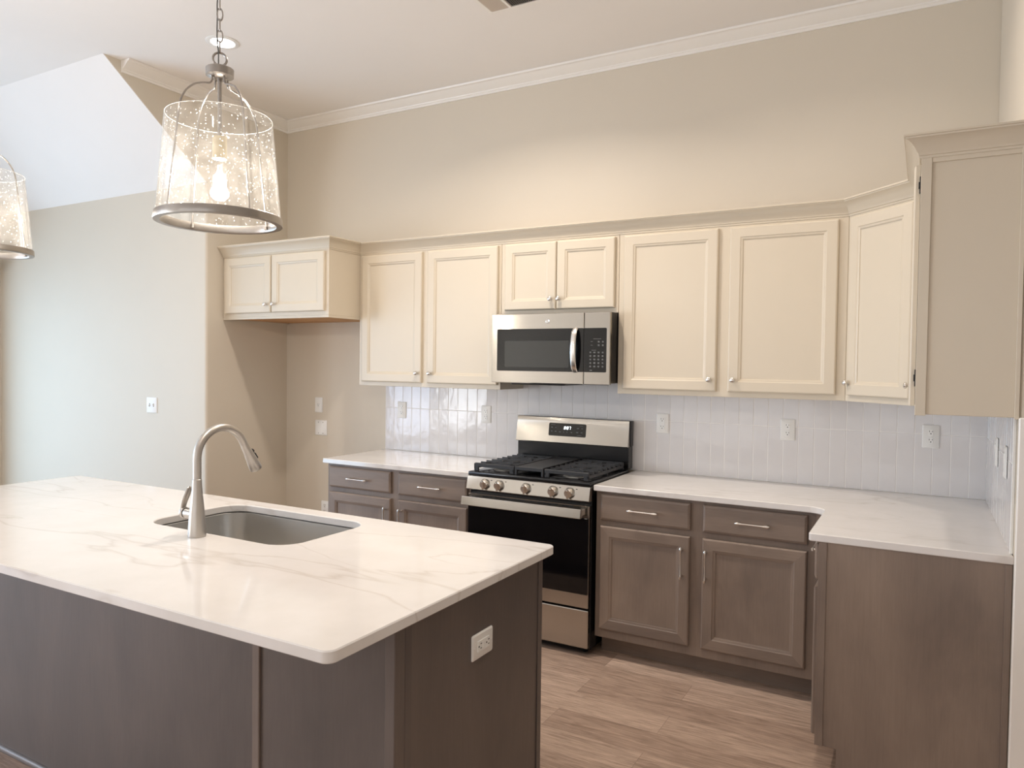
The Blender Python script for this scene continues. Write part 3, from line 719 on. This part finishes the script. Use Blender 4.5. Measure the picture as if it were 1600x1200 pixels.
seg = {'8': 'abcdefg', '0': 'abcdef', '7': 'abc', ':': ''}
m = MB(); m.T = TB
def digit(ch, cx, cz, w=.0085, h=.016, t=.0026):
    sh = lambda z: (z-cz)*.18
    S_ = {'a': ((cx-w/2, cz+h/2), (cx+w/2, cz+h/2)), 'd': ((cx-w/2, cz-h/2), (cx+w/2, cz-h/2)), 'g': ((cx-w/2, cz), (cx+w/2, cz)), 'f': ((cx-w/2, cz), (cx-w/2, cz+h/2)),
          'b': ((cx+w/2, cz), (cx+w/2, cz+h/2)), 'e': ((cx-w/2, cz-h/2), (cx-w/2, cz)), 'c': ((cx+w/2, cz-h/2), (cx+w/2, cz))}
    for k in seg[ch]:
        (xa, za), (xb, zb_) = S_[k]; xa += sh(za); xb += sh(zb_)
        if k in 'adg': m.loft([[(xa, y, za-t/2), (xb, y, za-t/2), (xb, y, za+t/2), (xa, y, za+t/2)] for y in (-.0015, -.0021)])
        else: m.loft([[(xa-t/2, y, za), (xa+t/2, y, za), (xb+t/2, y, zb_), (xb-t/2, y, zb_)] for y in (-.0015, -.0021)])
digit('8', -.016, .012); digit('0', .003, .012); digit('7', .018, .012)
for dz_ in (.008, .016): m.loft([[(x, y, z) for x, z in rrect(-.0072+(dz_-.012)*.18, -.0050+(dz_-.012)*.18, dz_-.0011, dz_+.0011, .0005, 1)] for y in (-.0015, -.0021)])
build('clock', m, M['digits'], dp, smooth=0)
m = MB(); m.T = TB
for x, z, w in ((-.098, .029, .030), (-.105, .012, .010), (-.078, .012, .008), (-.105, -.012, .010), (-.078, -.012, .011), (-.048, -.014, .012), (-.022, -.014, .004), (.000, -.014, .004), (.030, -.014, .010), (.068, -.012, .014), (.098, -.012, .011), (.072, .012, .014), (.100, .012, .009), (.094, .027, .022), (.084, -.030, .028)):
    m.box(x-w/2, x+w/2, -.0020, -.0014, z-(.0008 if w > .02 else .0022), z+(.0008 if w > .02 else .0022))
build('lettering', m, M['grille'], dp, smooth=0)
# burners, grates, griddle
for bx, by, br_ in ((X0+.155, -.50, .045), (X0+.155, -.24, .036), (X1-.155, -.50, .050), (X1-.155, -.24, .036)):
    m = MB(); m.lathe([(br_+.022, .9262), (br_+.018, .930), (br_, .931), (br_-.004, .940), (.001, .941)], (bx, by, 0), n=28)
    b = build('burner', m, M['grille'], f)
    build('burner_cap', MB().lathe([(br_+.003, .9405), (br_+.003, .946), (br_-.003, .949), (.001, .950)], (bx, by, 0), n=28), M['castiron'], b)
def grate(x0, x1):
    m = MB(); y0, y1 = -.635, -.115; zt = .972; w = .0062
    ends = 0.0
    for k in range(9):                                     # cross bars with turned-down ends
        y = y0+.012+(y1-y0-.024)*k/8
        m.loft([[(x, y+s*w, z) for s, z in ((-1, zt-.016), (1, zt-.016), (.75, zt), (-.75, zt))] for x in (x0+.004, x1-.004)])
        for xe, s in ((x0, 1), (x1, -1)):
            m.loft([[(xe+s*.000, y-w, .940), (xe+s*.010, y-w, .940), (xe+s*.010, y+w, .940), (xe, y+w, .940)], [(xe+s*.004, y-w*.8, zt-.002), (xe+s*.014, y-w*.8, zt), (xe+s*.014, y+w*.8, zt), (xe+s*.004, y+w*.8, zt-.002)]])
    for xe in (x0, x1-.011): m.box(xe, xe+.011, y0, y1, .938, .953, .002)
    for ye in (y0, y1-.011): m.box(x0, x1, ye, ye+.012, .950, zt-.002, .002)
    cx = (x0+x1)/2
    for cy_ in (-.50, -.24):
        for sx, sy in ((1, 1), (-1, 1), (1, -1), (-1, -1)):
            a = Vector((cx+sx*.030, cy_+sy*.030, 0)); b_ = Vector((cx+sx*.085, cy_+sy*.085, 0)); d = (b_-a).normalized(); n_ = Vector((-d.y, d.x, 0))*.005
            m.loft([[(p_+n_*s+Vector((0, 0, z))) for s, z in ((-1, zt-.016), (1, zt-.016), (.8, zt+.001), (-.8, zt+.001))] for p_ in (a, b_)])
    for lx in (x0, x1-.03):
        for ly in (y0, y1-.012, (y0+y1)/2): m.box(lx, lx+.03, ly, ly+.012, .9262, .955, .003)
    return m
build('grate', grate(X0+.022, X0+.285), M['castiron'], f, smooth=0)
build('grate', grate(X1-.285, X1-.022), M['castiron'], f, smooth=0)
m = MB(); gx0, gx1 = X0+.290, X1-.290
m.box(gx0, gx1, -.625, -.130, .962, .972, .003); m.box(gx0, gx0+.008, -.635, -.120, .952, .976, .002); m.box(gx1-.008, gx1, -.635, -.120, .952, .976, .002)
m.box(gx0, gx1, -.637, -.625, .952, .974, .003); m.box(gx0, gx1, -.130, -.118, .952, .974, .003)
for lx in (gx0, gx1-.014):
    for ly in (-.637, -.132): m.box(lx, lx+.014, ly, ly+.014, .9262, .955, .002)
build('griddle', m, M['castiron'], f)

# ------------------------------------------------------------------ microwave
X0, X1 = -2.5445, -1.7875; ym = -.420
f = thing('microwave', 'stainless over-the-range microwave under the short cream cabinet', 'microwave', (-2.166, -.2, 1.43))
m = MB(); m.box(X0+.004, X1-.002, -.392, -.012, 1.440, 1.836, .002)
for k in range(3): m.box(X1-.0022, X1-.0005, -.388+.022*k, -.374+.022*k, 1.45, 1.83)
build('body', m, M['bplastic'], f, smooth=0)
m = MB(); m.box(X0+.12, X1-.28, -.40, -.10, 1.421, 1.4405, .008); m.box(X0+.03, X1-.03, -.395, -.33, 1.432, 1.4405, .003)
build('hood_vent', m, M['bplastic'], f)
xs_ = -1.9435                                              # door and control section meet here
def front(x0, x1):
    m = MB(); m.box(x0, x1, ym, -.393, 1.4315, 1.8355, .003); return m
d = build('door', front(X0, xs_-.0012), M['steel'], f, smooth=0)
zg0, zg1 = 1.5015, 1.7475
m = MB(); q = rrect(X0+.040, xs_-.0014, zg0, zg1, .006, 3); m.loft([[(x, ym+.001, z) for x, z in q], [(x, ym-.0025, z) for x, z in q]])
w = build('window', m, M['bglass'], d)
m = MB(); q = rrect(-2.452, -2.033, 1.525, 1.678, .006, 3); m.loft([[(x, ym-.002, z) for x, z in q], [(x, ym-.0030, z) for x, z in q]])
build('screen', m, M['bscreen'], w)
m = MB(); hp = []
for k in range(13):
    t_ = k/12; hp.append((-1.993, ym-.010-.032*math.sin(PI*t_)**.6 if 0 < t_ < 1 else ym-.003, zg0+.0005+(zg1-zg0-.001)*t_))
m.tube(hp, [(.0165, .006)]*13, 14); build('door_handle', m, M['pull'], d)
m = MB(); m.lathe([(.0135, ym), (.0135, ym-.0012), (.0115, ym-.0020), (.0100, ym-.0012), (.001, ym-.0012)], (-2.171, 0, 1.790), 'Y', 28)
lg = build('badge', m, M['pull'], d)
m = MB(); c0 = (-2.171, 1.790)
for (ox, oz, r_, a0, a1) in ((-.0030, .0008, .0036, 40, 320), (.0034, .0018, .0026, 30, 330), (.0032, -.0034, .0030, -150, 150)):
    m.tube([(c0[0]+ox+r_*math.cos(math.radians(a0+(a1-a0)*k/12)), ym-.0018, c0[1]+oz+r_*math.sin(math.radians(a0+(a1-a0)*k/12))) for k in range(13)], .0005, 6)
build('monogram', m, M['grille'], lg)
c = build('control_panel', front(xs_+.0012, X1), M['steel'], f, smooth=0)
m = MB(); q = rrect(xs_+.0014, -1.808, zg0, zg1, .006, 3); m.loft([[(x, ym+.001, z) for x, z in q], [(x, ym-.0025, z) for x, z in q]])
kp = build('keypad', m, M['bglass'], c)
m = MB(); y_ = ym-.0024
def dash(x, z, w, h=.0018): m.box(x-w/2, x+w/2, y_-.0005, y_, z-h/2, z+h/2)
dash(-1.862, 1.687, .046); dash(-1.895, 1.672, .012); dash(-1.895, 1.652, .012); dash(-1.882, 1.624, .026)
for r_ in range(7):
    for c_ in range(4):
        z = 1.672-.0195*r_ if r_ < 2 else 1.632-.0195*(r_-1); x = -1.902+.0245*c_
        if r_ < 2 and c_ < 2: continue
        dash(x, z, .009+.003*((r_*3+c_*5) % 3)/2, .0055); dash(x, z-.0058, .011, .0010)
dash(-1.898, 1.512, .014, .004)
build('lettering', m, M['grille'], kp, smooth=0)

# ------------------------------------------------------------------ pendants
def pendant(label, loc):
    px, py = loc; f = thing('pendant_light', label, 'pendant light', (px, py, 1.978), 'lantern pendants over the island')
    zb_, zt_ = 1.978, 2.313; c = (px, py, 0)
    build('base_ring', MB().lathe([(.186, zb_), (.1932, zb_), (.1945, zb_+.004), (.1925, zb_+.024), (.1905, zb_+.026), (.172, zb_+.026), (.172, zb_+.004), (.174, zb_), (.186, zb_)], c, n=72, caps=False), M['pendmetal'], f)
    build('glass_shade', MB().lathe([(.1885, zb_+.0265), (.1620, zt_), (.1590, zt_), (.1855, zb_+.0265)], c, n=72, caps=False), M['seeded'], f)
    build('shade_rim', MB().tube([(px+.1605*math.cos(2*PI*k/60), py+.1605*math.sin(2*PI*k/60), zt_) for k in range(60)], .0009, 6, closed=True), M['white'], f)
    for k in range(4):
        a = math.radians(81+90*k); P = [(.026, 2.441), (.027, 2.424), (.034, 2.415), (.060, 2.409), (.088, 2.396), (.112, 2.372), (.128, 2.340), (.136, 2.300), (.146, 2.20), (.170, 2.010), (.171, 1.992)]
        Q = []
        for i in range(len(P)-1):                          # smooth the bends
            for t_ in (0, .34, .67): Q.append(tuple(P[i][j]*(1-t_)+P[i+1][j]*t_ for j in (0, 1)))
        Q.append(P[-1]); Q = [Q[0]]+[tuple((Q[i-1][j]+2*Q[i][j]+Q[i+1][j])/4 for j in (0, 1)) for i in range(1, len(Q)-1)]+[Q[-1]]
        m = MB(); m.tube([(px+r_*math.cos(a), py+r_*math.sin(a), z) for r_, z in Q], .0032, 8)
        m.lathe([(.005, -.006), (.005, .006)], (px+.168*math.cos(a), py+.168*math.sin(a), 1.990), n=10)
        build('arm', m, M['pendmetal'], f)
    build('cap', MB().lathe([(.022, 2.436), (.026, 2.441), (.042, 2.446), (.043, 2.468), (.040, 2.471), (.010, 2.473), (.007, 2.482)], c, n=32), M['pendmetal'], f)
    build('rod', MB().lathe([(.0062, 2.252), (.0062, 2.437)], c, n=14), M['pendmetal'], f)
    build('loop', MB().tube([(px+.0205*math.cos(2*PI*k/24)*.63, py+.0205*math.cos(2*PI*k/24)*.78, 2.500+.0205*math.sin(2*PI*k/24)) for k in range(24)], .0036, 8, closed=True), M['pendmetal'], f)
    m = MB(); z = 2.519; k = 0
    while z < ZC-.03:
        dx, dy = ((.78, -.62) if k % 2 == 0 else (.62, .78)); h = .0195; w_ = .0085; pts = []
        for q in range(20):
            a = 2*PI*q/20; pts.append((px+dx*w_*math.cos(a), py+dy*w_*math.cos(a), z+h+h*math.sin(a)*(1 if abs(math.sin(a)) < .9 else 1)))
        m.tube(pts, .0022, 6, closed=True); z += 2*h-.0050; k += 1
    build('chain', m, M['pendmetal'], f)
    build('cord', MB().tube([(px-.004+.006*math.sin(i*1.3), py-.006+.004*math.cos(i*1.7), 2.48+(ZC-2.49)*i/24) for i in range(25)], .0022, 6), M['grille'], f)
    build('canopy', MB().lathe([(.064, ZC-.0005), (.064, ZC-.016), (.050, ZC-.026), (.012, ZC-.030), (.008, ZC-.040)], c, n=32), M['pendmetal'], f)
    build('socket', MB().lathe([(.012, 2.256), (.0215, 2.254), (.0215, 2.184), (.014, 2.182)], c, n=20), M['sleeve'], f)
    bb = build('bulb', MB().lathe([(.012, 2.183), (.014, 2.172), (.022, 2.150), (.0295, 2.125), (.0305, 2.105), (.026, 2.086), (.014, 2.073), (.001, 2.070)], c, n=24), M['clear'], f)
    m = MB()
    for s in (-1, 1): m.tube([(px+s*.006, py, 2.165), (px+s*.0085, py+.002, 2.14), (px+s*.0085, py-.002, 2.115), (px+s*.004, py, 2.098)], .0018, 6)
    build('filament', m, M['filament'], bb)
    L_ = bpy.data.lights.new('bulb_glow', 'POINT'); L_.energy = 17; L_.color = (1, .90, .78); L_.shadow_soft_size = .028
    lo = bpy.data.objects.new('bulb_glow', L_); COL.objects.link(lo); lo.location = (px, py, 2.12)
    return f
pendant('glass lantern pendant hanging over the island sink', (-2.260, -2.60))
pendant('glass lantern pendant farther along the island, beside the daylit living room wall', (-3.747, -2.60))

# recessed lamp in view, with its own light
f = thing('recessed_light', 'round glowing recessed light in the ceiling behind the pendant chain', 'ceiling light', (-3.90, -1.255, ZC))
build('trim_ring', MB().lathe([(.066, ZC-.0005), (.094, ZC-.0005), (.094, ZC-.003), (.088, ZC-.006), (.070, ZC-.007), (.066, ZC-.004)], (-3.90, -1.255, 0), n=48, caps=False), M['white'], f)
build('lens', MB().lathe([(.0655, ZC-.0006), (.0655, ZC-.0045), (.001, ZC-.0048)], (-3.90, -1.255, 0), n=40), M['lens'], f)
area('recessed_lamp', (-3.90, -1.255, ZC-.012), (0, 0, -1), 0.13, 0.13, 3.6, WARM, 'DISK', 145)

# ceiling air vent
f = thing('ceiling_vent', 'white louvered air vent in the ceiling at the picture top', 'air vent', (-2.15, -1.0, ZC))
vx0, vx1, vy0, vy1 = -2.331, -1.96, -1.17, -.825; zv = ZC-.0005
m = MB(); fw = .024
for a in ((vx0, vx1, vy1-fw, vy1), (vx0, vx1, vy0, vy0+fw), (vx0, vx0+fw, vy0+fw, vy1-fw), (vx1-fw, vx1, vy0+fw, vy1-fw)): m.box(a[0], a[1], a[2], a[3], zv-.009, zv, .002)
xm = -2.205; m.box(xm, xm+.014, vy0+fw, vy1-fw, zv-.009, zv, .001)
build('frame', m, M['trim'], f, smooth=0)
build('backing', MB().box(vx0+fw, vx1-fw, vy0+fw, vy1-fw, zv-.0015, zv-.0003), M['dark'], f)
m = MB(); n = 12
for k in range(n):
    x = vx0+fw+.003+(xm-vx0-fw-.004)*k/n; m.loft([[(x+.006, y, zv-.0018), (x+.0072, y, zv-.0018), (x-.0002, y, zv-.009), (x-.0014, y, zv-.009)] for y in (vy0+fw, vy1-fw)])
for k in range(18):
    x = xm+.018+(vx1-fw-xm-.022)*k/18; m.loft([[(x, y, zv-.0018), (x+.0012, y, zv-.0018), (x+.0084, y, zv-.009), (x+.0072, y, zv-.009)] for y in (vy0+fw, vy1-fw)])
build('louvers', m, M['greyd'], f, smooth=0)

# blind head box over the patio door, and the patio door and window frames
tag(build('blind_valance', MB().box(XL+.001, -7.235, -4.35, -.84, 2.305, 2.392, .006), M['trim']), 'white blind head box at the edge of the living wall', 'window blind')
def frame(name, horiz, a0, a1, z0, z1, n):
    m = MB(); w_ = .06
    def B(a, b_, c_, d_):
        if horiz == 'y': m.box(XL-.09, XL-.03, a, b_, c_, d_, .003)
        else: m.box(a, b_, YF-.09, YF-.03, c_, d_, .003)
    B(a0, a1, z0, z0+w_); B(a0, a1, z1-w_, z1)
    for k in range(n+1):
        c_ = a0+w_/2+(a1-a0-w_)*k/n; B(c_-w_/2, c_+w_/2, z0+w_, z1-w_)
    struct(name, m, M['trim'])
frame('door_1', 'y', -4.28, -1.15, .0, 2.28, 3); frame('window_1', 'y', -7.35, -6.15, .35, 2.55, 2)
frame('window_4', 'y', -5.75, -4.75, .35, 2.55, 1); frame('window_2', 'x', -4.3, -1.6, .5, 2.6, 3); frame('window_3', 'x', -1.2, 1.5, .5, 2.6, 3)  # rear pair unseen, widened to spread the added warm fill

for o in bpy.data.objects:
    if '_o' in o: del o['_o']
